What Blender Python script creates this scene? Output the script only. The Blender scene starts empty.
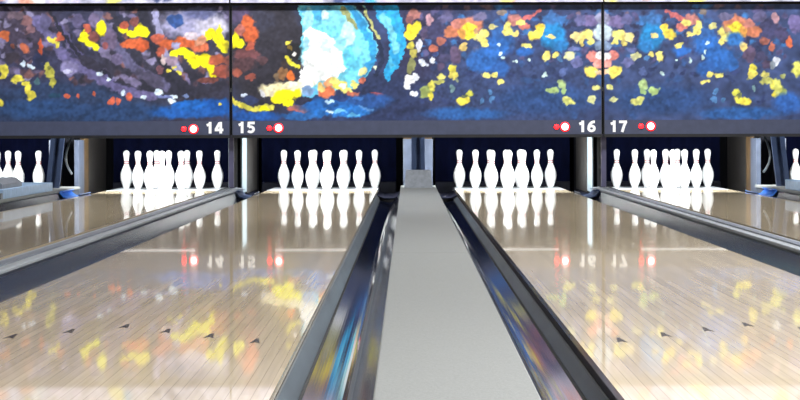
import bpy, bmesh, math, random
import numpy as np
random.seed(4)
S = bpy.context.scene
COL = S.collection
F, CX, CY, CAMH = 2000.0, 408.0, 131.0, 0.567

# ------------------------------------------------------------------ materials
def lin(c):
    o = []
    for v in c:
        v = v / 255.0
        o.append(v / 12.92 if v <= .04045 else ((v + .055) / 1.055) ** 2.4)
    return tuple(o)

class N:
    def __init__(s, name):
        s.m = bpy.data.materials.new(name); s.m.use_nodes = True
        s.t = s.m.node_tree; s.t.nodes.clear()
        s.out = s.t.nodes.new('ShaderNodeOutputMaterial')
    def n(s, kind, **kw):
        nd = s.t.nodes.new(kind)
        for k, v in kw.items():
            setattr(nd, k, v)
        return nd
    def l(s, a, b): s.t.links.new(a, b)

def pbr(name, rgb, rough=.5, metal=0, spec=.5, var=.0, scale=20, bump=0, stretch=(1, 1, 1), emis=None, es=0, coat=0):
    k = N(name)
    p = k.n('ShaderNodeBsdfPrincipled')
    p.inputs['Roughness'].default_value = rough
    p.inputs['Metallic'].default_value = metal
    p.inputs['Specular IOR Level'].default_value = spec
    p.inputs['Coat Weight'].default_value = coat
    c = lin(rgb)
    p.inputs['Base Color'].default_value = (*c, 1)
    if var or bump:
        tc = k.n('ShaderNodeTexCoord'); mp = k.n('ShaderNodeMapping')
        mp.inputs['Scale'].default_value = stretch
        nz = k.n('ShaderNodeTexNoise'); nz.inputs['Scale'].default_value = scale
        nz.inputs['Detail'].default_value = 5
        k.l(tc.outputs['Object'], mp.inputs['Vector']); k.l(mp.outputs[0], nz.inputs['Vector'])
        if var:
            r = k.n('ShaderNodeValToRGB')
            r.color_ramp.elements[0].position = .3; r.color_ramp.elements[1].position = .7
            r.color_ramp.elements[0].color = (*[max(0, x * (1 - var)) for x in c], 1)
            r.color_ramp.elements[1].color = (*[min(1, x * (1 + var)) for x in c], 1)
            k.l(nz.outputs['Fac'], r.inputs['Fac']); k.l(r.outputs[0], p.inputs['Base Color'])
        if bump:
            b = k.n('ShaderNodeBump'); b.inputs['Strength'].default_value = bump
            b.inputs['Distance'].default_value = .01
            k.l(nz.outputs['Fac'], b.inputs['Height']); k.l(b.outputs[0], p.inputs['Normal'])
    if emis:
        p.inputs['Emission Color'].default_value = (*lin(emis), 1)
        p.inputs['Emission Strength'].default_value = es
    k.l(p.outputs[0], k.out.inputs['Surface'])
    return k.m

def lane_material(name, light):
    """maple boards running down the lane under a gloss of oil"""
    k = N(name)
    tc = k.n('ShaderNodeTexCoord'); sp = k.n('ShaderNodeSeparateXYZ')
    k.l(tc.outputs['Object'], sp.inputs[0])
    def math_(op, a, b=None):
        m = k.n('ShaderNodeMath', operation=op)
        if hasattr(a, 'node'): k.l(a, m.inputs[0])
        else: m.inputs[0].default_value = a
        if b is not None:
            if hasattr(b, 'node'): k.l(b, m.inputs[1])
            else: m.inputs[1].default_value = b
        return m.outputs[0]
    bx = math_('DIVIDE', sp.outputs['X'], .02718)
    idx = math_('FLOOR', bx)
    fr = math_('FRACT', bx)
    ly = math_('ADD', math_('DIVIDE', sp.outputs['Y'], 1.9), math_('MULTIPLY', idx, .37))
    iy = math_('FLOOR', ly)
    cb = k.n('ShaderNodeCombineXYZ'); k.l(idx, cb.inputs[0]); k.l(iy, cb.inputs[1])
    wn = k.n('ShaderNodeTexWhiteNoise', noise_dimensions='2D'); k.l(cb.outputs[0], wn.inputs['Vector'])
    ramp = k.n('ShaderNodeValToRGB')
    e = ramp.color_ramp.elements
    e[0].position = 0; e[0].color = (*[v * .88 for v in light], 1)
    e[1].position = 1; e[1].color = (*[min(1, v * 1.06) for v in light], 1)
    k.l(wn.outputs['Value'], ramp.inputs['Fac'])
    mp = k.n('ShaderNodeMapping'); mp.inputs['Scale'].default_value = (60, 1.3, 1)
    k.l(tc.outputs['Object'], mp.inputs['Vector'])
    nz = k.n('ShaderNodeTexNoise'); nz.inputs['Scale'].default_value = 1.5; nz.inputs['Detail'].default_value = 6
    k.l(mp.outputs[0], nz.inputs['Vector'])
    gr = k.n('ShaderNodeMix', data_type='RGBA', blend_type='MULTIPLY'); gr.inputs['Factor'].default_value = .35
    r2 = k.n('ShaderNodeValToRGB'); r2.color_ramp.elements[0].position = .3; r2.color_ramp.elements[1].position = .65
    r2.color_ramp.elements[0].color = (.62, .58, .52, 1); r2.color_ramp.elements[1].color = (1, 1, 1, 1)
    k.l(nz.outputs['Fac'], r2.inputs['Fac'])
    k.l(ramp.outputs[0], gr.inputs['A']); k.l(r2.outputs[0], gr.inputs['B'])
    gap = math_('LESS_THAN', fr, .06)
    dk = k.n('ShaderNodeMix', data_type='RGBA', blend_type='MULTIPLY')
    k.l(math_('MULTIPLY', gap, .5), dk.inputs['Factor'])
    k.l(gr.outputs['Result'], dk.inputs['A']); dk.inputs['B'].default_value = (.35, .30, .25, 1)
    p = k.n('ShaderNodeBsdfPrincipled')
    k.l(dk.outputs['Result'], p.inputs['Base Color'])
    p.inputs['IOR'].default_value = LANE_IOR
    # oil worn unevenly: roughness wanders gently down the lane
    mp2 = k.n('ShaderNodeMapping'); mp2.inputs['Scale'].default_value = (3, .35, 1)
    k.l(tc.outputs['Object'], mp2.inputs['Vector'])
    n2 = k.n('ShaderNodeTexNoise'); n2.inputs['Scale'].default_value = 2
    k.l(mp2.outputs[0], n2.inputs['Vector'])
    mr = k.n('ShaderNodeMapRange'); mr.inputs['To Min'].default_value = LANE_R0; mr.inputs['To Max'].default_value = LANE_R1
    k.l(n2.outputs['Fac'], mr.inputs['Value']); k.l(mr.outputs[0], p.inputs['Roughness'])
    q = k.n('ShaderNodeBsdfPrincipled')
    k.l(dk.outputs['Result'], q.inputs['Base Color']); q.inputs['IOR'].default_value = LANE_IOR + .04
    q.inputs['Roughness'].default_value = .10
    mx = k.n('ShaderNodeMixShader'); mx.inputs[0].default_value = .40
    k.l(p.outputs[0], mx.inputs[1]); k.l(q.outputs[0], mx.inputs[2])
    k.l(mx.outputs[0], k.out.inputs['Surface'])
    return k.m

def paint_material(name):
    k = N(name)
    a = k.n('ShaderNodeVertexColor', layer_name='paint')
    p = k.n('ShaderNodeBsdfPrincipled'); p.inputs['Roughness'].default_value = .55
    p.inputs['Specular IOR Level'].default_value = .25
    k.l(a.outputs['Color'], p.inputs['Base Color']); k.l(p.outputs[0], k.out.inputs['Surface'])
    return k.m

LANE_IOR, LANE_R0, LANE_R1 = 1.20, .018, .035
M = dict(
    lane=lane_material('maple lane', lin((203, 186, 157))),
    lane_edge=pbr('lane edge', (62, 52, 44), .6, var=.3, scale=8),
    deck=pbr('pin deck', (222, 226, 230), .25, var=.1, scale=6),  # near-white base colour carries the glare of the pin lights on the boards
    arrow=pbr('arrow inlay', (48, 40, 36), .4, var=.2, scale=30),
    gutter=pbr('gutter plastic', (22, 27, 44), .07, spec=.65, var=.35, scale=3, stretch=(6, .6, 1)),
    gutter2=pbr('dull gutter plastic', (14, 18, 30), .20, spec=.22, var=.35, scale=3, stretch=(6, .6, 1)),
    flange=pbr('gutter flange', (84, 92, 98), .4, var=.25, scale=4, stretch=(8, .6, 1)),
    seam=pbr('black seam', (6, 6, 7), .7, var=.1),
    cover=pbr('grey cover', (126, 127, 124), .55, spec=.3, var=.10, scale=160, bump=.1),
    cover_side=pbr('cover side', (60, 64, 72), .6, var=.2, scale=6),
    div=pbr('divider side', (40, 46, 60), .45, var=.3, scale=4, stretch=(1, .5, 3)),
    divtop=pbr('divider top', (150, 154, 158), .4, var=.15, scale=5, stretch=(8, .5, 1)),
    ridge=pbr('divider ridge', (105, 110, 118), .4, var=.15, scale=5, stretch=(8, .5, 1)),
    pin=pbr('pin plastic', (240, 240, 238), .3, var=.01, scale=10),
    stripe=pbr('pin stripe', (176, 92, 96), .35, var=.05),
    strip=pbr('slate strip', (58, 64, 88), .5, var=.12, scale=14),
    black=pbr('black trim', (14, 15, 20), .5, var=.2, scale=12),
    number=pbr('white number', (245, 245, 245), .5, var=.01),
    rim=pbr('lamp rim', (30, 12, 14), .4, var=.1),
    redlamp=pbr('red lamp', (200, 20, 20), .3, emis=(255, 18, 24), es=10.0),
    redhalo=pbr('red halo ring', (255, 40, 50), .3, emis=(255, 16, 30), es=1.6),  # emissive ring stands in for the red halo around the white lamp
    whitelamp=pbr('white lamp', (255, 255, 255), .3, emis=(255, 245, 245), es=3),
    kick=pbr('kickback board', (5, 6, 12), .7, spec=.1, var=.3, scale=6),
    post_edge=pbr('joint post', (74, 72, 98), .5, var=.2, scale=10),
    plate=pbr('pale plate', (128, 140, 146), .35, var=.10, scale=8),
    plate2=pbr('dull pale plate', (66, 73, 88), .4, var=.25, scale=8),
    brown=pbr('brown board', (30, 26, 22), .6, var=.45, scale=7, stretch=(1, 3, 1)),
    amber=pbr('amber board', (74, 54, 24), .6, var=.4, scale=7),
    post=pbr('steel post', (52, 64, 90), .4, metal=.3, var=.25, scale=9),
    post_l=pbr('pale steel', (92, 106, 122), .35, metal=.3, var=.2, scale=9),
    shoe=pbr('grey shoe', (128, 132, 138), .5, var=.15, scale=30),
    blue2=pbr('dull blue plastic', (44, 60, 92), .35, var=.25, scale=20),
    blue=pbr('blue plastic', (52, 108, 190), .35, var=.25, scale=20),
    curtain=pbr('pit curtain', (4, 7, 28), .9, spec=.05, var=.35, scale=5, stretch=(2, 1, 1)),
    navy=pbr('navy shelf', (6, 8, 26), .6, spec=.2, var=.3, scale=8),
    hood=pbr('grey hood', (112, 116, 122), .5, var=.15, scale=20),
    steelblue=pbr('pale blue box', (142, 168, 196), .45, var=.15, scale=20),
    housing=pbr('lamp housing', (40, 42, 52), .5, var=.1),
    tube=pbr('fluorescent tube', (255, 255, 255), .3, emis=(235, 242, 255), es=1.6),
    wall=pbr('hall wall', (92, 92, 100), .8, var=.1, scale=2),
    ceil=pbr('hall ceiling', (150, 150, 150), .9, var=.05, scale=3),
    sub=pbr('sub floor', (40, 38, 36), .9, var=.2, scale=3),
    approach=pbr('approach boards', (190, 170, 140), .3, var=.1, scale=5, stretch=(20, 1, 1)),
    lampcase=pbr('ceiling lamp case', (210, 210, 210), .5, var=.02),
    mural=paint_material('mural paint'),
)

# ------------------------------------------------------------------ mesh helpers
def link(name, bm, mat, parent=None, smooth=False):
    me = bpy.data.meshes.new(name)
    bmesh.ops.recalc_face_normals(bm, faces=bm.faces)
    bm.to_mesh(me); bm.free()
    me.materials.append(mat)
    if smooth:
        for p in me.polygons: p.use_smooth = True
    o = bpy.data.objects.new(name, me); COL.objects.link(o)
    if parent: o.parent = parent
    return o

def tag(o, label, cat, group=None):
    o['label'] = label; o['category'] = cat
    if group: o['group'] = group
    return o

def thing(name, label, cat, loc, group=None):
    o = bpy.data.objects.new(name, None); COL.objects.link(o); o.location = loc
    o.empty_display_size = .1
    return tag(o, label, cat, group)

def box(bm, x0, x1, y0, y1, z0, z1, bev=0):
    vs = [bm.verts.new((x, y, z)) for x in (x0, x1) for y in (y0, y1) for z in (z0, z1)]
    fs = [(0, 1, 3, 2), (4, 6, 7, 5), (0, 4, 5, 1), (2, 3, 7, 6), (0, 2, 6, 4), (1, 5, 7, 3)]
    nf = [bm.faces.new([vs[i] for i in f]) for f in fs]
    if bev:
        es = list({e for f in nf for e in f.edges})
        bmesh.ops.bevel(bm, geom=es, offset=bev, segments=2, affect='EDGES', profile=.6)
    return bm

def bx(*a, bev=0):
    return box(bmesh.new(), *a, bev=bev)

def prism(pts, y0, y1, axis='y'):
    """closed outline (a,b) swept along an axis"""
    bm = bmesh.new()
    def P(a, b, t):
        return (a, t, b) if axis == 'y' else (t, a, b)
    A = [bm.verts.new(P(a, b, y0)) for a, b in pts]
    B = [bm.verts.new(P(a, b, y1)) for a, b in pts]
    n = len(pts)
    for i in range(n):
        j = (i + 1) % n
        bm.faces.new((A[i], A[j], B[j], B[i]))
    bm.faces.new(A); bm.faces.new(B[::-1])
    return bm

def sheet(pts, y0, y1, th):
    """open profile swept along y with a real thickness below it"""
    low = [(a, b - th) for a, b in pts][::-1]
    return prism(pts + low, y0, y1)

def lathe(prof, seg=24):
    bm = bmesh.new(); rings = []
    for r, z in prof:
        if r < 1e-6: rings.append([bm.verts.new((0, 0, z))])
        else: rings.append([bm.verts.new((r * math.cos(2 * math.pi * i / seg), r * math.sin(2 * math.pi * i / seg), z)) for i in range(seg)])
    for a, b in zip(rings, rings[1:]):
        for i in range(seg):
            j = (i + 1) % seg
            if len(a) == 1: bm.faces.new((a[0], b[i], b[j]))
            elif len(b) == 1: bm.faces.new((a[i], a[j], b[0]))
            else: bm.faces.new((a[i], a[j], b[j], b[i]))
    return bm

def tube(path, r, seg=8):
    from mathutils import Vector
    bm = bmesh.new(); P = [Vector(p) for p in path]; rings = []
    for i, p in enumerate(P):
        d = (P[min(i + 1, len(P) - 1)] - P[max(i - 1, 0)]).normalized()
        u = d.cross(Vector((1, .1, .05))).normalized(); v = d.cross(u)
        rings.append([bm.verts.new(p + r * (math.cos(2 * math.pi * k / seg) * u + math.sin(2 * math.pi * k / seg) * v)) for k in range(seg)])
    for a, b in zip(rings, rings[1:]):
        for i in range(seg):
            j = (i + 1) % seg
            bm.faces.new((a[i], a[j], b[j], b[i]))
    bm.faces.new(rings[0][::-1]); bm.faces.new(rings[-1])
    return bm

# ------------------------------------------------------------------ lanes
FOUL, DECK0, DECK1 = 1.05, 19.12, 20.35
LANES = {13: (-4.695, -3.635, -4.165), 14: (-2.90, -1.84, -2.37), 15: (-1.355, -.295, -.79),
         16: (.455, 1.515, .972), 17: (2.02, 3.08, 2.55), 18: (3.815, 4.875, 4.345)}
WHERE = {13: 'cut off by the left photo edge', 14: 'on the left of the narrow left divider', 15: 'just left of the wide grey centre divider',
         16: 'just right of the wide grey centre divider', 17: 'on the right of the narrow right divider', 18: 'cut off by the right photo edge'}
def arrow_bm(x, y):
    bm = bmesh.new()
    w, l, z, t = .014, .12, .0006, .0008
    pts = [(-w, 0), (0, .03), (w, 0), (.004, l), (-.004, l)]
    A = [bm.verts.new((x + a, y + b, z)) for a, b in pts]
    B = [bm.verts.new((x + a, y + b, z - t)) for a, b in pts]
    bm.faces.new(A)
    for i in range(5):
        j = (i + 1) % 5
        bm.faces.new((A[i], B[i], B[j], A[j]))
    return bm

for n, (a, b, pc) in LANES.items():
    t = thing('bowling_lane', 'glossy tan maple bowling lane ' + WHERE[n], 'bowling lane', ((a + b) / 2, FOUL, 0))
    w = (b - a) / 2
    L = DECK0 - FOUL
    bm = bmesh.new(); box(bm, -w, w, 0, L, -.02, 0)
    link('lane_surface', bm, M['lane'], t)
    link('lane_core', bx(-w, w, 0, L, -.125, -.0201), M['lane_edge'], t)
    link('pin_deck', bx(-w, w, L + .003, DECK1 - FOUL, -.12, 0), M['deck'], t)
    if n in (14, 15, 16, 17):
        for k in range(-3, 4):
            link('arrow_marker', arrow_bm(k * .1375, 5.85 - .14 * abs(k) - .08 - FOUL), M['arrow'], t)

# ------------------------------------------------------------------ gutters
def gutter(name_label, edge, wall, drop=.022, far=18.55):
    """edge = lane edge x, wall = x of the divider face"""
    s = 1 if wall > edge else -1
    w = abs(wall - edge)
    y0, y1 = FOUL, far
    t = thing('gutter', name_label, 'gutter', (edge, y0, -.13))
    y1 -= y0
    z = .13
    P = lambda pts: [(s * x, q + z) for x, q in pts]
    link('side_flange', sheet(P([(.001, -drop), (.006, -drop), (.030, -.074)]), 0, y1, .004), M['flange'], t)
    link('black_seam', sheet(P([(.031, -.075), (.0375, -.079)]), 0, y1, .004), M['seam'], t)
    pr = []
    for i in range(29):
        u = i / 28
        pr.append((.038 + u * (w - .040), -.079 - .018 * math.sin(math.pi * u) + .098 * (max(0, u - .42) / .58) ** 2.3))
    link('channel', sheet(P(pr), 0, y1, .004), M['gutter' if 'centre divider' in name_label else 'gutter2'], t)
    # flat landing where the gutter meets the pit
    link('gutter_end', sheet(P([(.002, -.03), (w * .3, -.055), (w * .7, -.055), (w - .003, -.03)]), y1 + .001, 19.95 - y0, .006), M['navy'], t)
    return t

CAPS = {'13/14': -3.2675, '15/16': .0935, '17/18': 3.4475}
CHW = .163
DIVS = {'14/15': -1.5975, '16/17': 1.7675}
DHW = .06
gutter('dark gutter on the right side of the leftmost lane, behind the pale wide divider', -3.635, CAPS['13/14'] - CHW)
gutter('dark gutter in front of the far left wide divider', -2.90, CAPS['13/14'] + CHW, far=17.7)
gutter('dark gutter hidden behind the left narrow divider', -1.84, DIVS['14/15'] - DHW)
gutter('dark gutter in front of the left narrow divider', -1.355, DIVS['14/15'] + DHW, .012, 17.7)
gutter('glossy dark blue gutter on the left of the grey centre divider', -.295, CAPS['15/16'] - CHW)
gutter('glossy dark blue gutter on the right of the grey centre divider', .455, CAPS['15/16'] + CHW, .042)
gutter('dark gutter in front of the right narrow divider', 1.515, DIVS['16/17'] - DHW, .012, 17.7)
gutter('dark gutter hidden behind the right narrow divider', 2.02, DIVS['16/17'] + DHW)
gutter('dark gutter in front of the far right wide divider', 3.08, CAPS['17/18'] - CHW, far=17.7)
gutter('dark gutter on the left side of the rightmost lane, behind the pale wide divider', 3.815, CAPS['17/18'] + CHW)

# ------------------------------------------------------------------ caps between pairs and dividers inside pairs
CAPTXT = {'13/14': 'wide pale flat lane divider at the far left',
          '15/16': 'wide speckled grey lane divider running down the middle',
          '17/18': 'wide pale flat lane divider at the far right'}
for k, x in CAPS.items():
    t = thing('wide_divider', CAPTXT[k], 'divider', (x, FOUL, -.14))
    link('cap_core', bx(-CHW + .012, CHW - .012, 0, 18.93 - FOUL, .0, .165), M['cover_side'], t)
    cuts = [FOUL, 8.5, 13.7, 18.95]
    for y0, y1 in zip(cuts, cuts[1:]):
        link('cover_board', bx(-CHW, CHW, y0 - FOUL, y1 - FOUL - .004, .1651, .19, bev=.004), M['cover'], t)

for k, x in DIVS.items():
    t = thing('lane_divider', 'low narrow dark divider with grey top, ' + ('left of the wide centre one' if x < 0 else 'right of the wide centre one'), 'divider', (x, FOUL, -.14))
    y1 = 18.45 - FOUL
    link('divider_body', prism([(-DHW, 0), (DHW, 0), (DHW, .170), (-DHW, .170)], 0, y1), M['div'], t)
    link('top_rail', bx(-DHW - .004, DHW + .004, 0, y1 + .02, .1701, .186, bev=.004), M['divtop'], t)
    link('top_ridge', bx(-DHW * .35, DHW * .35, 0, y1, .1861, .194, bev=.002), M['ridge'], t)

# ------------------------------------------------------------------ pins
PP = [(.0258, 0), (.0285, .004), (.0359, .019), (.0496, .057), (.0573, .0857), (.0605, .1143), (.0598, .130), (.058, .149), (.0470, .184),
      (.0314, .219), (.025, .238), (.0228, .254), (.02375, .276), (.0266, .298), (.03056, .321), (.03235, .343)]
for i in range(1, 9):
    q = math.pi / 2 * i / 8
    PP.append((.0323 * math.cos(q) if i < 8 else 0, .3487 + .0323 * math.sin(q)))
bm = lathe([(0, 0)] + PP, 28)
pin0 = link('bowling_pin', bm, M['pin'], None, True)
def band(z0, z1):
    zs = np.linspace(z0, z1, 4); r = np.interp(zs, [p[1] for p in PP], [p[0] for p in PP])
    return [(float(a) + .0007, float(b)) for a, b in zip(r, zs)]
bm = lathe(band(.243, .252), 28); bm2 = lathe(band(.262, .271), 28)
me_ = bpy.data.meshes.new('x'); bm2.to_mesh(me_); bm.from_mesh(me_); bm2.free()
stripe0 = link('neck_stripe', bm, M['stripe'], pin0, True)
POS = [(0, 0, 'front head pin'), (-.1524, .264, 'left of second row'), (.1524, .264, 'right of second row'),
       (-.3048, .528, 'left of third row'), (0, .528, 'middle of third row'), (.3048, .528, 'right of third row'),
       (-.4572, .792, 'far left of back row'), (-.1524, .792, 'inner left of back row'),
       (.1524, .792, 'inner right of back row'), (.4572, .792, 'far right of back row')]
RACK = {13: ', rack at left photo edge', 14: ', second rack from left', 15: ', rack just left of centre',
        16: ', rack just right of centre', 17: ', second rack from right', 18: ', rack at right photo edge'}
used = False
for n, (a, b, pc) in LANES.items():
    for dx, dy, what in POS:
        x, y = pc + dx, 19.28 + dy
        if n == 13 and CX + F * x / y < -4: continue
        if n == 18 and CX + F * x / y > 804: continue
        if not used:
            p, used = pin0, True
        else:
            p = pin0.copy(); COL.objects.link(p)
            s = stripe0.copy(); COL.objects.link(s); s.parent = p
        p.location = (x, y, 0); p.rotation_euler = (0, 0, random.uniform(0, 6.28))
        tag(p, 'white bowling pin, ' + what + RACK[n], 'bowling pin', 'bowling pins')

# ------------------------------------------------------------------ mural painting
PZ = 17.95                       # distance of the masking panels
SC = F / PZ
def ux(x): return (x - CX) / SC
def uz(y): return CAMH - (y - CY) / SC
rng = np.random.default_rng(7)
def vnoise(X, Y, s, seed):
    a = .5 + seed * .37
    X, Y = X * math.cos(a) - Y * math.sin(a) + 900, X * math.sin(a) + Y * math.cos(a) + 900
    r = np.random.default_rng(seed); g = r.random((512, 512))
    u, v = X / s + 100, Y / s + 100
    i, j = np.floor(u).astype(int), np.floor(v).astype(int)
    fu, fv = u - i, v - j
    fu = fu * fu * (3 - 2 * fu); fv = fv * fv * (3 - 2 * fv)
    G = lambda a, b: g[a % 512, b % 512]
    return (G(i, j) * (1 - fu) + G(i + 1, j) * fu) * (1 - fv) + (G(i, j + 1) * (1 - fu) + G(i + 1, j + 1) * fu) * fv

BL = []      # brush marks, in mural units: 1 unit = 9 mm
def B(x, y, rx, ry, c, ang=0, soft=.25): BL.append(('b', x, y, rx, ry, c, ang, soft))
def K(pts, w, c, soft=.35): BL.append(('s', pts, w, c, soft))
def G(pts, c, soft=.8): BL.append(('p', pts, c, soft))

Y1, Y2, Y3 = (252, 236, 24), (222, 208, 76), (236, 222, 120)
OR, OR2, BR = (205, 98, 58), (184, 92, 72), (128, 76, 74)
WH = (226, 230, 240); LV = (104, 98, 142); LV2 = (150, 148, 184); DK = (44, 44, 58)
# --- board above 14
B(60, 60, 90, 60, (54, 55, 80), soft=.6); B(170, 60, 80, 60, (58, 56, 72), soft=.6)
B(20, 30, 40, 25, (66, 58, 76), soft=.7); B(60, 104, 95, 24, (46, 62, 94), soft=.5); B(40, 108, 40, 10, (44, 72, 116), soft=.6)
B(120, 112, 60, 9, (42, 66, 106), soft=.6); B(165, 84, 50, 14, (46, 46, 60), soft=.6)
B(212, 107, 26, 9, (26, 84, 165), soft=.4); B(186, 112, 34, 6, (34, 90, 168), soft=.5); B(190, 104, 18, 5, (30, 96, 178))
c_ = random.Random(3)
for i in range(230):
    x, y = c_.uniform(-10, 232), c_.uniform(6, 84)
    B(x, y, c_.uniform(2, 6), c_.uniform(1.5, 4), c_.choice([(46, 44, 56), (88, 80, 106), (112, 104, 140), (72, 58, 70), (120, 84, 84), (50, 52, 74), (136, 130, 164)]), c_.uniform(-.3, 1), .6)
K([(36, 18), (50, 36), (66, 58), (92, 74), (120, 88), (152, 96)], 9, LV); K([(58, 22), (72, 46), (92, 66), (112, 78)], 6, (92, 86, 128))
K([(52, 12), (64, 34), (84, 60), (112, 76)], 4, (42, 42, 58)); B(70, 67, 9, 7, (132, 126, 168), .5)
K([(98, 12), (114, 40), (130, 64), (166, 86)], 9, (96, 93, 126)); K([(143, 10), (154, 45), (168, 74), (192, 92)], 10, DK)
K([(112, 10), (120, 36), (140, 62)], 5, (50, 50, 66)); K([(155, 12), (160, 34), (168, 56), (180, 70)], 6, LV2)
B(190, 24, 30, 13, (152, 150, 182), soft=.6); B(212, 26, 17, 11, (188, 184, 204), soft=.5); B(176, 20, 9, 6, (54, 84, 144)); B(200, 13, 16, 6, (96, 100, 140), soft=.5)
B(90, 62, 12, 5, (52, 50, 66), .6); B(105, 52, 10, 4, (120, 112, 145), .6); B(118, 58, 5, 6, (110, 100, 135))
B(150, 78, 16, 6, (74, 70, 92), .5); B(130, 80, 12, 4, (112, 104, 136), .5); B(110, 40, 8, 10, (106, 92, 120)); B(95, 20, 6, 7, (110, 98, 130))
B(78, 20, 7, 6, (92, 86, 120)); B(15, 14, 9, 4, (100, 84, 96)); B(45, 20, 6, 8, (88, 84, 118)); B(12, 56, 8, 6, (58, 52, 64)); B(40, 60, 9, 8, (44, 50, 80))
for x, y, r, q in [(84, 36, 5, 6), (90, 43, 6, 4), (95, 47, 4, 4), (102, 26, 4.5, 8), (123, 29, 5, 4), (133, 33, 7, 4), (142, 31, 7, 7), (137, 27, 4, 4),
                   (174, 53, 4, 5), (183, 51, 7, 4), (189, 55, 5, 4), (196, 61, 8, 6), (205, 60, 8, 7), (211, 67, 5, 8), (213, 73, 3, 4), (211, 33, 6, 5),
                   (218, 38, 6, 5), (224, 45, 6, 6), (207, 37, 4, 4), (220, 30, 4, 4)]: B(x, y, r, q, Y1)
for x, y, r, q in [(55, 40, 4, 3), (50, 38, 2.5, 3), (58, 45, 3, 3), (5, 69, 5, 6), (4, 75, 4, 3), (18, 78, 6, 4), (28, 88, 4, 6), (31, 95, 4, 4), (26, 83, 4, 3),
                   (1, 101, 3, 4), (170, 70, 3, 2), (175, 66, 2, 2), (180, 72, 2, 2)]: B(x, y, r, q, Y2)
for x, y, r, q in [(47, 65, 4, 4), (50, 71, 5, 5), (52, 81, 3.5, 6)]: B(x, y, r, q, (176, 172, 74))
B(49, 66, 2, 2, (120, 122, 60))
for x, y, r, q, c in [(5, 34, 6, 5, (176, 92, 56)), (24, 48, 4, 5, (176, 96, 70)), (41, 46, 2.6, 8, (196, 88, 56)), (60, 36, 4, 5, (186, 92, 70)), (13, 45, 3, 3, (120, 70, 60)),
                      (27, 20, 6, 6, (134, 96, 100)), (31, 28, 4, 5, (124, 92, 100)), (88, 28, 4, 4, OR2), (94, 36, 6, 6, BR), (134, 43, 13, 5, OR), (143, 46, 7, 5, (200, 92, 54)), (124, 24, 5, 4, OR2), (135, 21, 5, 4, BR),
                      (106, 45, 3, 3, (140, 80, 84)), (158, 38, 7, 5, OR2), (168, 43, 10, 5, OR), (161, 52, 5, 6, OR2), (184, 42, 14, 5, OR), (200, 47, 9, 5, (198, 104, 72)),
                      (217, 59, 9, 5, (176, 92, 66)), (222, 71, 9, 6, (146, 76, 64)), (208, 79, 10, 3, (112, 66, 62)), (228, 60, 4, 6, (160, 84, 68)), (160, 70, 4, 4, (120, 80, 90)), (200, 40, 6, 5, (216, 150, 120))]: B(x, y, r, q, c)
B(176, 45, 5, 4, LV2); B(163, 60, 3, 5, (210, 190, 190)); B(192, 36, 8, 4, (205, 190, 200)); B(172, 60, 7, 5, (150, 130, 150))
for x, y, r in [(67, 96, 2.4), (79, 96, 1.8), (94, 93, 2.4), (112, 100, 4), (119, 100, 2.6), (129, 97, 4)]: B(x, y, r, r, (196, 96, 72))
for x, y, r, q in [(24, 62, 2.6, 3), (31, 65, 3, 3), (100, 73, 3.5, 3.5), (110, 79, 3, 2), (123, 91, 2.5, 3), (143, 97, 3.5, 2), (158, 92, 4, 4), (171, 100, 4.5, 2.6), (174, 95, 4, 2)]: B(x, y, r, q, (206, 222, 238))
B(68, 70, 5, 2, (186, 184, 214)); B(165, 96, 8, 2, (110, 120, 170)); B(186, 95, 3, 2, (120, 140, 190)); B(38, 80, 3, 4, (70, 100, 110)); B(55, 94, 6, 3, (36, 66, 90))
B(221, 103, 1.5, 1.8, Y2)
# --- board above 15 and 16, left half
B(270, 55, 42, 58, (50, 48, 58), soft=.3); B(240, 14, 14, 9, (80, 70, 100), soft=.6); B(262, 20, 14, 10, (58, 58, 74), soft=.5)
B(248, 22, 7, 8, OR); B(251, 34, 7, 9, (198, 94, 56)); B(251, 46, 5, 5, OR2); B(240, 30, 5, 5, (170, 100, 90)); B(247, 55, 14, 6, (112, 70, 74)); B(244, 64, 12, 7, (84, 60, 66))
B(236, 72, 5, 5, (150, 82, 68)); B(250, 76, 6, 3, (142, 76, 66)); B(262, 60, 6, 4, (80, 58, 64)); B(236, 40, 4, 8, Y1); B(240, 43, 4, 5, Y1)
B(450, 60, 60, 60, (54, 62, 98), soft=.4); B(520, 70, 90, 60, (56, 70, 110), soft=.4); B(420, 40, 30, 40, (50, 50, 78), soft=.5); B(385, 100, 40, 25, (44, 54, 88), soft=.5)
G([(298, 4), (303, 25), (299, 55), (305, 72), (299, 88), (312, 97), (332, 93), (352, 88), (368, 75), (377, 58), (377, 44), (372, 25), (364, 4)], (112, 200, 226))
B(318, 12, 17, 9, (72, 160, 206)); B(334, 18, 12, 9, (126, 206, 228)); B(309, 20, 5, 14, (150, 214, 230)); B(348, 34, 7, 15, (186, 230, 236)); B(325, 15, 5, 4, (200, 235, 240))
G([(302, 34), (312, 26), (324, 32), (334, 40), (342, 54), (347, 68), (336, 78), (312, 84), (300, 76), (306, 56)], (244, 252, 252))
B(316, 62, 14, 16, (248, 252, 250)); B(334, 62, 10, 9, (246, 252, 250)); B(308, 82, 9, 6, (240, 240, 226)); B(340, 44, 6, 8, (140, 212, 228)); B(326, 45, 5, 6, (205, 236, 240))
B(352, 58, 10, 12, (96, 192, 224)); B(358, 48, 5, 10, (120, 206, 230)); B(330, 84, 12, 4, (130, 200, 226)); B(310, 92, 8, 5, (90, 170, 210)); B(306, 44, 3, 7, (160, 214, 230))
K([(348, 4), (362, 24), (372, 44), (373, 60), (362, 74)], 7, (52, 148, 204)); K([(343, 8), (350, 20), (358, 27)], 4, (150, 156, 104)); K([(362, 8), (370, 22), (378, 38)], 4.5, (158, 162, 104))
K([(358, 4), (371, 24), (380, 46), (382, 62), (376, 76)], 5, (38, 48, 76)); K([(365, 12), (373, 26), (379, 38)], 3, (176, 176, 112))
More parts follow.
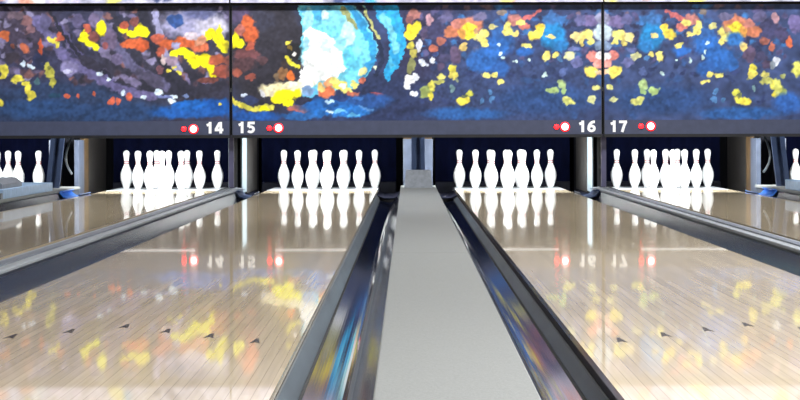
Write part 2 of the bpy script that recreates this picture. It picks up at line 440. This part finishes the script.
G([(376, 4), (398, 4), (404, 25), (406, 44), (402, 62), (394, 72), (387, 82), (385, 72), (389, 60), (390, 45), (386, 28), (376, 14)], (44, 156, 212))
K([(383, 16), (393, 33), (396, 50)], 7, (116, 202, 228)); K([(390, 58), (393, 66)], 4, (80, 180, 220)); B(380, 8, 5, 4, (40, 130, 190))
B(295, 52, 8, 8, (34, 34, 38)); B(288, 43, 3.4, 3, Y2); B(294, 54, 2, 2.4, (220, 215, 210)); B(291, 48, 2, 2, (110, 90, 40)); K([(286, 58), (293, 64), (299, 68)], 4, (228, 216, 62)); B(283, 73, 5, 6, (136, 98, 66)); B(291, 75, 4, 5, (222, 112, 52)); B(277, 77, 3, 5, (120, 100, 80)); B(285, 65, 3, 4, (60, 50, 50))
B(282, 90, 22, 8, (244, 230, 180)); B(268, 92, 7, 5, (226, 214, 180)); B(296, 86, 9, 6, (250, 240, 200)); B(308, 90, 6, 5, (120, 150, 190)); B(318, 102, 12, 6, (40, 50, 84))
B(284, 95, 11, 6, Y1); B(277, 98, 6, 4, Y1); B(297, 95, 5, 6, Y1); B(288, 102, 5, 4, Y1)
K([(236, 102), (250, 108), (262, 108), (273, 106)], 5, (214, 206, 84)); B(265, 109, 5, 3, Y1); B(233, 100, 1.8, 3, Y2); B(241, 106, 3, 3, Y2)
B(263, 94, 3.5, 4, (226, 226, 232)); B(244, 95, 2.4, 2, (200, 210, 230)); B(300, 108, 12, 4, (186, 98, 78)); B(316, 108, 7, 3, (150, 90, 90))
B(326, 92, 9, 6, (222, 118, 80)); B(331, 82, 6, 5, (236, 160, 110)); B(321, 87, 4, 4, (240, 200, 120)); B(340, 85, 7, 6, (242, 214, 92)); B(343, 86, 3, 3, (250, 245, 220)); B(348, 90, 5, 3, Y3); B(336, 80, 5, 3, Y3); B(355, 84, 5, 3, Y3, .3); B(362, 71, 6, 3, (224, 220, 150), -.8); B(354, 94, 6, 3, (200, 112, 90)); B(363, 80, 3, 3, (200, 110, 90))
B(377, 94, 7, 2, (150, 76, 84), .2); B(375, 67, 2, 2.2, (220, 230, 200))
B(338, 106, 40, 9, (34, 92, 164), soft=.5); B(255, 116, 26, 5, (34, 84, 160), soft=.5); B(300, 116, 20, 4, (44, 96, 160)); B(370, 100, 24, 6, (42, 80, 142), soft=.5); B(350, 112, 20, 6, (40, 110, 186)); B(322, 112, 10, 5, (40, 110, 190))
B(330, 101, 5, 1.8, (180, 214, 240)); B(338, 111, 8, 2, (110, 180, 226)); B(352, 115, 7, 2, (90, 170, 220)); B(366, 108, 9, 1.5, (80, 130, 190), .2); B(358, 98, 6, 2, (60, 110, 180)); B(330, 112, 3, 2, (200, 226, 240))
B(303, 100, 9, 4, (44, 46, 66)); B(340, 98, 8, 3, (40, 60, 110)); B(250, 100, 9, 4, (50, 60, 96))
# --- board above 15 and 16, right half; also painted back to front on the board above 17
i0 = len(BL)
for i in range(150):
    x, y = c_.uniform(420, 603), c_.uniform(6, 60)
    B(x, y, c_.uniform(2, 6), c_.uniform(1.5, 4), c_.choice([(54, 60, 100), (84, 80, 120), (60, 96, 150), (110, 92, 110), (48, 54, 86), (60, 110, 170)]), c_.uniform(-1, 1), .6)
for i in range(50):
    x, y = c_.uniform(420, 603), c_.uniform(60, 118)
    B(x, y, c_.uniform(2, 6), c_.uniform(1.5, 4), c_.choice([(50, 62, 104), (44, 56, 92), (52, 80, 130)]), c_.uniform(-1, 1), .7)
B(470, 26, 13, 10, (196, 122, 96)); B(437, 30, 10, 11, (62, 62, 96)); B(452, 32, 8, 6, (190, 116, 86)); B(430, 19, 4, 6, (184, 142, 152)); B(434, 48, 4, 4, (192, 110, 90)); B(442, 41, 5, 4, (152, 92, 82)); B(456, 24, 5, 4, (180, 116, 106)); B(456, 55, 6, 8, (96, 80, 108)); B(446, 18, 7, 5, (96, 92, 130)); B(480, 17, 8, 4, (100, 96, 128)); B(425, 33, 4, 6, (80, 70, 100)); B(445, 58, 6, 5, (72, 70, 104)); B(440, 66, 4, 4, (78, 66, 92))
B(485, 60, 15, 13, (46, 100, 174), soft=.5); B(500, 45, 13, 12, (46, 102, 178), soft=.5); B(474, 64, 6, 8, (48, 98, 168)); B(500, 69, 9, 8, (48, 96, 168), soft=.5); B(466, 114, 40, 6, (46, 92, 156), soft=.6); B(545, 100, 50, 14, (46, 74, 124), soft=.7); B(505, 33, 10, 8, (52, 96, 160), soft=.5)
B(470, 31, 9, 8, (246, 220, 64)); B(462, 33, 4, 5, (226, 160, 80)); B(480, 38, 6, 4, Y3); B(485, 43, 3.5, 4, Y3); B(463, 47, 4, 5, (218, 188, 112)); B(493, 27, 4, 3, (212, 204, 134)); B(477, 31, 3, 3, (190, 150, 110)); B(484, 34, 4, 5, Y3)
B(453, 68, 4, 5, Y2); B(454, 76, 5, 4, (230, 214, 100)); B(441, 76, 5, 3, (214, 206, 112)); B(440, 82, 6, 3, (190, 190, 104)); B(458, 80, 2, 2, (140, 150, 120)); B(426, 92, 7, 6, (146, 160, 92), -.5); B(432, 86, 4, 5, (216, 208, 92)); B(430, 95, 3, 4, Y2)
B(463, 101, 7.5, 4, (246, 226, 84), -.2); B(470, 94, 4, 3.5, (206, 206, 84), .5); B(466, 96, 3, 2, (110, 120, 80)); B(453, 89, 2, 3, (110, 142, 146))
K([(539, 12), (528, 18), (516, 24)], 4, (190, 102, 104)); B(514, 21, 7, 6, (196, 128, 122)); B(524, 27, 6, 4, (206, 120, 110)); B(507, 26, 4, 5, Y3); B(508, 32, 5, 4, Y3); B(515, 35, 4, 3, (236, 210, 120)); B(520, 24, 5, 3, Y3); B(502, 13, 5, 3, (128, 116, 110))
B(553, 36, 12, 14, (38, 130, 192), soft=.4); B(552, 20, 8, 6, (64, 112, 172), soft=.5); B(561, 46, 8, 6, (44, 120, 184), soft=.4); B(525, 52, 9, 5, (46, 100, 178), soft=.5)
B(536, 35, 7, 5, (244, 216, 84)); B(541, 28, 4.5, 4, (240, 200, 76)); B(551, 37, 4, 3, (236, 212, 136)); B(527, 46, 5, 3, Y3); B(546, 57, 4, 5, Y3, .4); B(555, 55, 3, 3, Y3)
for x, y, r in [(499, 45, 2), (501, 53, 2), (504, 58, 1.6), (515, 61, 2), (529, 60, 1.5), (544, 75, 2.2)]: B(x, y, r, r, (190, 216, 214))
B(487, 76, 5, 2.5, Y3); B(495, 75, 3, 2.5, Y3); B(501, 82, 4.5, 2.4, Y3); B(552, 91, 6, 3.5, (164, 190, 120)); B(562, 85, 5, 5, (172, 196, 134)); B(563, 92, 3, 3, (150, 180, 120)); B(569, 101, 6, 3.5, (212, 212, 120), .4); B(566, 103, 2.5, 3, (200, 204, 116))
for x, y in [(490, 92), (493, 99), (482, 101), (491, 100), (560, 58)]: B(x, y, 2.4, 3, (78, 122, 172))
B(590, 22, 9, 6, (116, 104, 150)); B(580, 20, 6, 5, (96, 96, 140)); B(587, 35, 7, 5, Y3); B(582, 41, 3, 5, (216, 196, 112)); B(591, 42, 3, 4, Y3); B(576, 37, 4, 5, (230, 212, 140)); B(601, 33, 7, 8, (186, 202, 210)); B(600, 19, 5, 6, (152, 152, 182)); B(600, 46, 6, 5, (120, 140, 170))
B(593, 57, 7, 5, (232, 138, 128)); B(600, 64, 6, 4, (228, 150, 140)); B(599, 57, 4, 4, (242, 236, 236)); B(592, 72, 7, 6, (248, 224, 102)); B(600, 73, 4, 3, (236, 190, 150)); B(570, 56, 5, 3, (204, 204, 150)); B(572, 59, 3, 2, (190, 190, 150)); B(578, 63, 6, 5, (104, 108, 158)); B(563, 72, 4, 4, (82, 98, 148)); B(596, 88, 3.5, 3, (214, 212, 130)); B(592, 100, 4, 3.5, (212, 214, 150)); B(574, 50, 5, 3, (100, 110, 160))
half = BL[i0:]
B(411, 35, 6, 5, (250, 222, 62)); B(417, 27, 4, 6, (250, 226, 60)); B(413, 30, 7, 6, (248, 214, 56)); B(410, 46, 4, 4, (192, 182, 74)); B(414, 53, 3.5, 4, (170, 160, 80)); B(411, 65, 3.5, 9, (126, 128, 84)); B(419, 46, 3, 6, (226, 226, 236)); B(424, 63, 5.5, 3, (212, 218, 234), .4); B(434, 60, 2.6, 2.6, WH); B(410, 80, 6, 5, (238, 238, 238)); B(408, 86, 3, 4, WH); B(417, 77, 3, 3, WH); B(414, 93, 3.4, 2.4, WH); B(414, 14, 6, 5, (160, 106, 100)); B(410, 20, 4, 4, (120, 80, 84)); B(404, 94, 0.1, .1, WH)
for m in half:
    if m[0] == 'b': BL.append(('b', 1206 - m[1], m[2], m[3], m[4], m[5], -m[6], m[7]))
    else: BL.append(('s', [(1206 - a, b) for a, b in m[1]], m[2], m[3], m[4]))
B(797, 70, 5, 8, (218, 214, 104)); B(776, 62, 3.5, 4, WH); B(772, 66, 3, 4, (130, 140, 150)); B(795, 25, 7, 9, (112, 102, 150)); B(790, 43, 3, 7, (200, 104, 72)); B(784, 77, 3, 3, (170, 176, 110)); B(777, 88, 4, 8, (206, 206, 104)); B(782, 35, 6, 8, (70, 66, 100)); B(788, 104, 14, 10, (50, 96, 170), soft=.6); B(735, 40, 8, 8, (50, 110, 180), soft=.5)

for m in list(BL):
    if m[0] == 'b' and m[3] < 20:
        if 4 < m[1] < 140: BL.append(('b', -m[1] - 6, m[2], m[3], m[4], m[5], -m[6], m[7]))
        if 610 < m[1] < 792: BL.append(('b', 1606 - m[1], m[2], m[3], m[4], m[5], -m[6], m[7]))
def paint(X, Y, bg, marks):
    C = np.zeros(X.shape + (3,)); C[:] = np.array(bg, float)
    dx = (vnoise(X, Y, 5, 1) - .5) * 3.4 + (vnoise(X, Y, 2, 3) - .5) * 1.8
    dy = (vnoise(X, Y, 5, 2) - .5) * 3.4 + (vnoise(X, Y, 2, 4) - .5) * 1.8
    P, Q = X + dx, Y + dy
    bgv = (vnoise(X, Y, 9, 5) - .5) * .35 + (vnoise(X, Y, 3.5, 6) - .5) * .25
    C *= (1 + bgv)[..., None]
    tex = 1 + (vnoise(X, Y, 2.5, 8) - .5) * .30 + (vnoise(X * .6, Y, 6, 9) - .5) * .22
    for m in marks:
        if m[0] == 'b':
            _, x, y, rx, ry, c, ang, soft = m
            if x + rx * 1.6 + 8 < X.min() or x - rx * 1.6 - 8 > X.max(): continue
            ca, sa = math.cos(ang), math.sin(ang)
            u = (P - x) * ca + (Q - y) * sa; v = -(P - x) * sa + (Q - y) * ca
            d = np.sqrt((u / rx) ** 2 + (v / ry) ** 2)
            a = np.clip((1 + soft * .5 - d) / max(soft, .02), 0, 1)
        elif m[0] == 's':
            _, pts, w, c, soft = m
            d = np.full(X.shape, 1e9)
            for (x0, y0), (x1, y1) in zip(pts, pts[1:]):
                ex, ey = x1 - x0, y1 - y0
                t = np.clip(((P - x0) * ex + (Q - y0) * ey) / (ex * ex + ey * ey), 0, 1)
                d = np.minimum(d, np.hypot(P - x0 - t * ex, Q - y0 - t * ey))
            d /= w / 2
            a = np.clip((1 + soft * .5 - d) / soft, 0, 1)
        else:
            _, pts, c, soft = m
            ins = np.zeros(X.shape, bool)
            n = len(pts)
            for i in range(n):
                (x0, y0), (x1, y1) = pts[i], pts[(i + 1) % n]
                if y0 == y1: continue
                cr = ((y0 > Q) != (y1 > Q)) & (P < (x1 - x0) * (Q - y0) / (y1 - y0) + x0)
                ins ^= cr
            a = ins.astype(float)
        col = np.array(c, float) * tex[..., None]
        C = C * (1 - a[..., None]) + col * a[..., None]
    C = np.clip(C, 4, 250) / 255
    return np.where(C <= .04045, C / 12.92, ((C + .055) / 1.055) ** 2.4)

def mural_board(name, x0, x1, y0, y1, bg, marks, parent, org, ypl, step=.8, gain=1.0):
    """painted board: dense front sheet with colour per vertex, 20 mm thick"""
    nx, ny = int((x1 - x0) / step) + 1, int((y1 - y0) / step) + 1
    xs, ys = np.linspace(x0, x1, nx), np.linspace(y0, y1, ny)
    X, Y = np.meshgrid(xs, ys)
    C = paint(X, Y, bg, marks)
    V = np.stack([(X - CX) / SC - org[0], np.full(X.shape, ypl - org[1]), CAMH - (Y - CY) / SC - org[2]], -1).reshape(-1, 3)
    idx = np.arange(nx * ny).reshape(ny, nx)
    Fq = np.stack([idx[1:, :-1], idx[1:, 1:], idx[:-1, 1:], idx[:-1, :-1]], -1).reshape(-1, 4)
    # back corners
    k = len(V); th = .02
    cor = [idx[0, 0], idx[0, -1], idx[-1, -1], idx[-1, 0]]
    back = V[cor] + np.array([0, th, 0])
    V = np.vstack([V, back])
    faces = [tuple(map(int, f)) for f in Fq]
    faces += [(k, k + 1, k + 2, k + 3)]
    faces += [tuple(int(i) for i in idx[0, :]) + (k + 1, k), tuple(int(i) for i in idx[-1, ::-1]) + (k + 3, k + 2),
              tuple(int(i) for i in idx[::-1, 0]) + (k, k + 3), tuple(int(i) for i in idx[:, -1]) + (k + 2, k + 1)]
    me = bpy.data.meshes.new(name); me.from_pydata([tuple(v) for v in V], [], faces); me.update()
    at = me.color_attributes.new('paint', 'FLOAT_COLOR', 'POINT')
    cc = np.ones((len(V), 4)); cc[:k, :3] = np.clip(C.reshape(-1, 3) * gain, 0, .95); cc[k:, :3] = .02
    at.data.foreach_set('color', cc.astype(np.float32).ravel())
    me.materials.append(M['mural'])
    o = bpy.data.objects.new(name, me); COL.objects.link(o); o.parent = parent
    return o

def arc(cx, cy, rx, ry, a0, a1, n=16):
    return [(cx + rx * math.cos(math.radians(a0 + (a1 - a0) * i / n)), cy + ry * math.sin(math.radians(a0 + (a1 - a0) * i / n))) for i in range(n + 1)]
SW = .23        # stroke width of the heavy numerals, digit height = 1
DIG = {'1': [[(.36, 0), (.36, 1)], [(.08, .70), (.33, .80)]],
       '4': [[(.50, 0), (.50, 1)], [(.42, .93), (.10, .34)], [(.0, .31), (.72, .31)]],
       '5': [[(.66, .885), (.16, .885)], [(.20, .98), (.15, .52)], arc(.32, .335, .25, .225, 128, -145)],
       '6': [arc(.35, .32, .235, .21, 0, 360, 28), arc(.58, .34, .46, .55, 178, 84)],
       '7': [[(.02, .885), (.68, .885)], [(.60, .90), (.44, .55), (.27, 0)]]}
def digits(txt, xc, yb, h, parent, org):
    bm = bmesh.new()
    adv = .74
    tot = adv * len(txt)
    y0, y1 = PZ - .0065 - org[1], PZ - .0032 - org[1]
    for k, ch in enumerate(txt):
        for si, st in enumerate(DIG[ch]):
            P = [np.array(p) for p in st]; L, Rr = [], []
            for i, p in enumerate(P):
                if np.allclose(P[0], P[-1]) and i in (0, len(P) - 1): d = P[1] - P[-2]
                else: d = P[min(i + 1, len(P) - 1)] - P[max(i - 1, 0)]
                d = d / np.hypot(*d); nrm = np.array([-d[1], d[0]]) * SW / 2
                L.append(p + nrm); Rr.append(p - nrm)
            pt = lambda q, y: bm.verts.new(((q[0] + k * adv - tot / 2 + .02) * h * 1.04 + ux(xc) - org[0], y - si * .0004, q[1] * h + uz(yb) - org[2]))
            A = [pt(q, y0) for q in L]; Bq = [pt(q, y0) for q in Rr]; C = [pt(q, y1) for q in L]; D = [pt(q, y1) for q in Rr]
            for i in range(len(P) - 1):
                bm.faces.new((A[i], A[i + 1], Bq[i + 1], Bq[i])); bm.faces.new((C[i], D[i], D[i + 1], C[i + 1]))
                bm.faces.new((A[i], C[i], C[i + 1], A[i + 1])); bm.faces.new((Bq[i], Bq[i + 1], D[i + 1], D[i]))
            bm.faces.new((A[0], Bq[0], D[0], C[0])); bm.faces.new((A[-1], C[-1], D[-1], Bq[-1]))
    return link('lane_number', bm, M['number'], parent)

def dome(r, d, seg=20):
    prof = [(0, d)] + [(r * math.sin(math.pi / 2 * i / 6), d * math.cos(math.pi / 2 * i / 6)) for i in range(1, 7)] + [(0, 0)]
    return lathe(prof, seg)

def lamp(px, py, kind, parent, org):
    from mathutils import Matrix
    def put(bm, name, mat, par, off):
        for v in bm.verts:
            x, y, z = v.co
            v.co = (x + ux(px) - org[0], PZ - .003 - z - off - org[1], y + uz(py) - org[2])
        return link(name, bm, mat, par, True)
    if kind == 'red':
        a = put(lathe([(0, .006), (.026, .006), (.026, 0), (0, 0)], 20), 'indicator_lamp', M['rim'], parent, .0)
        put(dome(.022, .012), 'red_lens', M['redlamp'], a, .006)
    else:
        a = put(lathe([(.031, .006), (.044, .006), (.044, 0), (.031, 0), (.031, .006)], 24), 'indicator_lamp', M['redhalo'], parent, 0)
        put(dome(.031, .016), 'white_lens', M['whitelamp'], a, .001)

PAN = [(-146, 230.2, 'wide mural panel with yellow and purple paint above lane number 14', [('14', 214.5, 133)], [(184, 128.3, 'red'), (193.5, 128.5, 'w')], (54, 56, 82)),
       (231.8, 602.2, 'wide mural panel with a white and cyan swirl above lane numbers 15 and 16', [('15', 246.5, 132.8), ('16', 587, 132.6)],
        [(269.5, 127.8, 'red'), (278.6, 127.6, 'w'), (556.5, 127.2, 'red'), (565, 127.2, 'w')], (54, 66, 104)),
       (603.8, 976, 'wide mural panel of blue and yellow paint above lane number 17', [('17', 618.5, 132.6)], [(641, 126.8, 'red'), (650.8, 126.8, 'w')], (60, 74, 114))]
STRIP_TOP, STRIP_BOT, BOARD_TOP = 120.5, 134.6, 5.2
for x0, x1, lab, nums, lamps, bg in PAN:
    org = (ux((x0 + x1) / 2), PZ, uz(137))
    t = thing('masking_panel', lab, 'mural panel', org)
    vx0, vx1 = x0 + .8, x1 - .8
    mural_board('mural_board', vx0, vx1, BOARD_TOP, STRIP_TOP, bg, BL, t, org, PZ)
    lx = lambda v: ux(v) - org[0]
    lz = lambda v: uz(v) - org[2]
    link('number_strip', bx(lx(vx0), lx(vx1), -.003, .02, lz(STRIP_BOT), lz(STRIP_TOP) - .0005), M['strip'], t)
    bm = bx(lx(vx0), lx(vx1), .0, .05, lz(137.6), lz(STRIP_BOT) - .0005)
    box(bm, lx(vx0), lx(vx1), .021, .05, lz(STRIP_BOT) - .0005, lz(112))  # unseen strip added behind the rail to stop pin light leaking through
    link('bottom_rail', bm, M['black'], t)
    link('top_rail', bx(lx(vx0), lx(vx1), -.004, .03, lz(BOARD_TOP) + .0005, lz(2.6)), M['black'], t)
    for q in (x0, x1):
        if 0 < q < 800:
            e = (lx(q) - .0005, lx(vx0) - .0003) if q == x0 else (lx(vx1) + .0003, lx(q) + .0005)
            link('edge_trim', bx(e[0], e[1], -.002, .03, lz(137.6), lz(2.6)), M['black'], t)
    for n_, xc, yb in nums: digits(n_, xc, yb, .104, t, org)
    for q in lamps: lamp(*q, t, org)

# upper painted boards over the masking panels
UP = []
r_ = random.Random(12)
pal = [(210, 205, 225), (225, 160, 140), (238, 230, 130), (120, 150, 200), (235, 235, 240), (70, 80, 120), (200, 190, 215), (90, 170, 210)]
for i in range(430):
    UP.append(('b', r_.uniform(-150, 980), r_.uniform(-120, 3), r_.uniform(4, 13), r_.uniform(3, 8), r_.choice(pal), r_.uniform(-1, 1), .4))
for x0, x1, lab in [(-146, 230.2, 'upper pastel painted board at the top left'), (231.8, 602.2, 'upper pastel painted board at the top middle'),
                    (603.8, 976, 'upper pastel painted board at the top right')]:
    org = (ux((x0 + x1) / 2), PZ, uz(2.5))
    t = thing('upper_panel', lab, 'mural panel', org)
    mural_board('painted_board', x0, x1, -95, 3.0, (186, 184, 204), UP, t, org, PZ - .10, step=1.6)
    a0, a1 = ux(x0) - org[0], ux(x1) - org[0]
    link('backing_board', bx(a0, a1, -.078, .03, .004, .86), M['black'], t)

# ------------------------------------------------------------------ pit: kickbacks, posts, curtains, lamps
def kick_div(x, lab, s):
    """kickback board between the two lanes of a pair; s = side towards the middle of the photo"""
    t = thing('kickback_wall', lab, 'kickback', (x, 18.0, -.12))
    link('front_edge', bx(-.022, .022, .06, .12, .18, .655), M['post_edge'], t)
    link('core_board', bx(-.02, .02, .121, 2.75, .0, 1.0), M['kick'], t)
    link('front_board', bx(-.05, .05, .50, 2.74, .0, .655), M['kick'], t)
    for q in (-1, 1):
        a, b = sorted((q * .0502, q * .064))
        link('wear_plate', bx(a, b, .50, 1.02, .115, .625, bev=.003), M['plate'], t)
        link('rear_plate', bx(a, b + 0 if q > 0 else b, 1.03, 2.3, .10, .66), M['brown'], t)
    return t
kick_div(-1.5975, 'kickback wall with pale plate at the end of the left narrow divider', 1)
kick_div(1.7675, 'kickback wall with pale plate at the end of the right narrow divider', -1)

def kick_cap(x, lab, inn=.10):
    t = thing('kickback_frame', lab, 'kickback', (x, 18.98, -.12))
    for q in (-1, 1):
        a, b = sorted((q * inn, q * .14))
        link('front_plate', bx(a, b, 0, .34, .0, .610, bev=.004), M['plate2'], t)
        a, b = sorted((q * (inn + .003), q * .138))
        link('amber_board', bx(a, b, .345, .60, .0, .66), M['amber'], t)
        link('rear_board', bx(a, b, .605, 1.75, .0, .9), M['brown'], t)
    link('back_plate', bx(-.06, .06, .25, .30, .0, .9), M['kick'], t)
    return t
kick_cap(CAPS['13/14'], 'pale kickback plates with amber boards behind the left slanted post')
kick_cap(CAPS['15/16'], 'pale kickback plates at the end of the wide grey centre divider', .045)
kick_cap(CAPS['17/18'], 'pale kickback plates with amber boards behind the right slanted post')

def post(x, lab, shoe):
    t = thing('support_post', lab, 'post', (x, 18.3, .05))
    y0, y1, top = (.08, .46, .62)
    pts = [(y0, .001), (y0 + .10, .001), (y1 + .10, top), (y1, top)]
    link('post_web', prism(pts, -.022, .022, 'x'), M['post'], t)
    for q in (-1, 1):
        a, b = sorted((q * .0222, q * .062))
        link('post_flange', prism([(y0 - .012, .001), (y0 + .02, .001), (y1 + .02, top), (y1 - .012, top)], a, b, 'x'), M['post'], t)
    if shoe:
        link('post_shoe', prism([(-.13, .001), (.13, .001), (.112, .16), (-.112, .16)], -.12, .06), M['shoe'], t)
    return t
post(CAPS['13/14'], 'slanted steel blue post on the far left wide divider', False)
post(CAPS['15/16'], 'steel blue post with grey shoe at the end of the centre divider', True)
post(CAPS['17/18'], 'slanted steel blue post on the far right wide divider', False)

# hoods on the outer caps
t = thing('divider_hood', 'grey hood on a pale box on the far left wide divider', 'hood', (CAPS['13/14'], 15.0, .05))
link('hood_base', bx(-.158, .158, .35, 2.5, .0005, .0755, bev=.006), M['steelblue'], t)
link('hood_lip', bx(-.158, .158, .28, .345, .0005, .048, bev=.004), M['hood'], t)
link('hood_shell', prism([(-.15, .076), (.12, .076), (.12, .11), (.07, .15), (-.10, .15), (-.15, .12)], .5, 1.3), M['hood'], t)
t = thing('divider_hood', 'pale blue box on the far right wide divider beside the slanted post', 'hood', (CAPS['17/18'], 16.6, .05))
link('hood_shell', bx(-.15, .15, 0, .9, .0005, .085, bev=.008), M['steelblue'], t)
link('hood_lip', bx(-.155, .155, -.012, -.0005, .0005, .05), M['hood'], t)

# blue plastic pieces at the foot of the kickbacks
for x0, x1, lab in [(-3.10, -2.92, 'blue plastic gutter adapter at the foot of the left slanted post'),
                    (-1.53, -1.37, 'blue plastic gutter adapter at the end of the left narrow divider'),
                    (1.53, 1.70, 'blue plastic gutter adapter at the end of the right narrow divider'),
                    (3.10, 3.28, 'blue plastic gutter adapter at the foot of the right slanted post')]:
    s = 1 if x0 > 0 else -1
    w = x1 - x0
    t = thing('gutter_adapter', lab, 'gutter adapter', ((x0 + x1) / 2, 17.78, -.045))
    pr = [(-w / 2, .075), (-w * .3, .035), (0, .02), (w * .3, .03), (w / 2, .06)]
    if s > 0: pr = [(-a, b) for a, b in pr][::-1]
    link('adapter_tray', sheet(pr, 0, .62, .008), M['blue' if abs(x0) > 2.5 else 'blue2'], t)
    e = -w / 2 if s < 0 else w / 2
    link('adapter_lip', bx(min(e, e - s * .03), max(e, e - s * .03), .03, .60, .0755, .085, bev=.002), M['blue' if abs(x0) > 2.5 else 'blue2'], t)

# hanging hoses beside the outer kickbacks
for x, lab, q in [(-3.115, 'pale curved hose hanging beside the left slanted post', 1), (3.295, 'pale curved hose hanging beside the right slanted post', -1)]:
    pth = []
    for i in range(15):
        u = i / 14
        pth.append((q * .01 * math.sin(6 * u), -.42 * math.sin(math.pi * u * .9) + .05 * u, .53 - .40 * u))
    t = tag(link('hanging_hose', tube([(a, b + .0, c) for a, b, c in pth], .010), M['post_l'], None, True), lab, 'hose')
    t.location = (x, 18.62, .05)

# pit curtains and lower cushions behind each rack
for n, (a, b, pc) in LANES.items():
    lab = 'dark navy pit curtain behind the pins' + RACK[n]
    t = thing('pit_curtain', lab, 'curtain', ((a + b) / 2, 20.85, -.12))
    bm = bmesh.new()
    w = (b - a) / 2 + .17
    pts = [(-w + 2 * w * i / 40, .012 * math.sin(i * 1.3)) for i in range(41)]
    A = [bm.verts.new((x, y, .16)) for x, y in pts]; Bv = [bm.verts.new((x, y * .5, 1.1)) for x, y in pts]
    A2 = [bm.verts.new((x, y + .01, .16)) for x, y in pts]; B2 = [bm.verts.new((x, y * .5 + .01, 1.1)) for x, y in pts]
    for i in range(40):
        bm.faces.new((A[i], A[i + 1], Bv[i + 1], Bv[i])); bm.faces.new((A2[i + 1], A2[i], B2[i], B2[i + 1]))
    link('curtain_sheet', bm, M['curtain'], t, True)
    link('curtain_bar', bx(-w, w, -.02, .03, 1.1, 1.14), M['black'], t)
    link('cushion_board', bx(-w, w, -.06, .05, 0, .158, bev=.01), M['navy'], t)

# pin lights tucked behind the bottom rails
def area(name, loc, rot, sx, sy, e, col=(1, 1, 1), spread=None):
    d = bpy.data.lights.new(name, 'AREA'); d.shape = 'RECTANGLE'; d.size = sx; d.size_y = sy; d.energy = e; d.color = col
    if spread: d.spread = math.radians(spread)
    o = bpy.data.objects.new(name, d); COL.objects.link(o); o.location = loc; o.rotation_euler = [math.radians(v) for v in rot]
    return o
PIN_E = 80
for n, (a, b, pc) in LANES.items():
    lab = 'fluorescent pin light above the pin deck' + RACK[n]
    xc = (a + b) / 2
    t = thing('pin_light', lab, 'light', (xc, 18.5, .66), 'pin lights')
    link('light_housing', prism([(-.10, .0), (.06, .0), (.06, .06), (-.10, .10), (-.13, .08)], -.5, .5, 'x'), M['housing'], t)
    link('light_tube', tube([(-.40, -.05, -.125), (.40, -.05, -.125)], .012, 10), M['tube'], t)
    for q in (-.42, .42):
        link('tube_socket', bx(q - .015, q + .015, -.065, -.035, -.14, -.0005), M['housing'], t)
    area('pin_lamp', (xc, 18.52, .60), (52, 0, 0), .9, .06, PIN_E, (.92, .97, 1.0))

# ------------------------------------------------------------------ hall
def struct(name, bm, m):
    o = link(name, bm, m); o['kind'] = 'structure'; return o
struct('floor', bx(-9, 9, -6, 22, -.30, -.145), M['sub'])
struct('floor_approach', bx(-9, 9, -6, FOUL - .01, -.1445, 0), M['approach'])
struct('ceiling', bx(-9, 9, -6, 22, 3.6, 3.75), M['ceil'])
struct('wall_back', bx(-9, 9, 21.9, 22.05, -.145, 3.6), M['kick'])
struct('wall_left', bx(-9.15, -9, -6, 22, -.145, 3.6), M['wall'])
struct('wall_right', bx(9, 9.15, -6, 22, -.145, 3.6), M['wall'])
struct('wall_front', bx(-9, 9, -6.15, -6, -.145, 3.6), M['wall'])

# unseen area lights added under the ceiling to brighten mural and lanes
WASH, NEAR, MID, FAR = 440, 760, 420, 110
area('mural_wash', (0, 15.2, 3.5), (48, 0, 0), 11, .35, WASH, (.93, .96, 1.0))
area('lane_fill', (3.6, 3.2, 3.55), (0, 0, 0), 5, .8, NEAR, (.96, .98, 1.0))
area('lane_fill', (3.2, 8.6, 3.55), (0, 0, 0), 7, .8, MID, (.96, .98, 1.0))

area('lane_fill', (1.0, 13.2, 3.55), (0, 0, 0), 10, .6, FAR, (.96, .98, 1.0), 110)
w = bpy.data.worlds.new('hall ambient'); S.world = w; w.use_nodes = True
w.node_tree.nodes['Background'].inputs[0].default_value = (.5, .55, .65, 1)
w.node_tree.nodes['Background'].inputs[1].default_value = .05

# ------------------------------------------------------------------ camera and view
cd = bpy.data.cameras.new('camera'); cam = bpy.data.objects.new('camera', cd); COL.objects.link(cam)
cd.sensor_width = 36; cd.lens = F / 800 * 36
cd.shift_x = (400 - CX) / 800; cd.shift_y = -(200 - CY) / 800
cam.location = (0, 0, CAMH); cam.rotation_euler = (math.radians(90), math.radians(.15), 0)
cd.clip_start = .05; cd.clip_end = 60
S.camera = cam
vs = S.view_settings
S.display_settings.display_device = 'sRGB'
vs.view_transform = 'Standard'; vs.look = 'None'; vs.gamma = 1; vs.use_curve_mapping = False
vs.exposure = 0.0
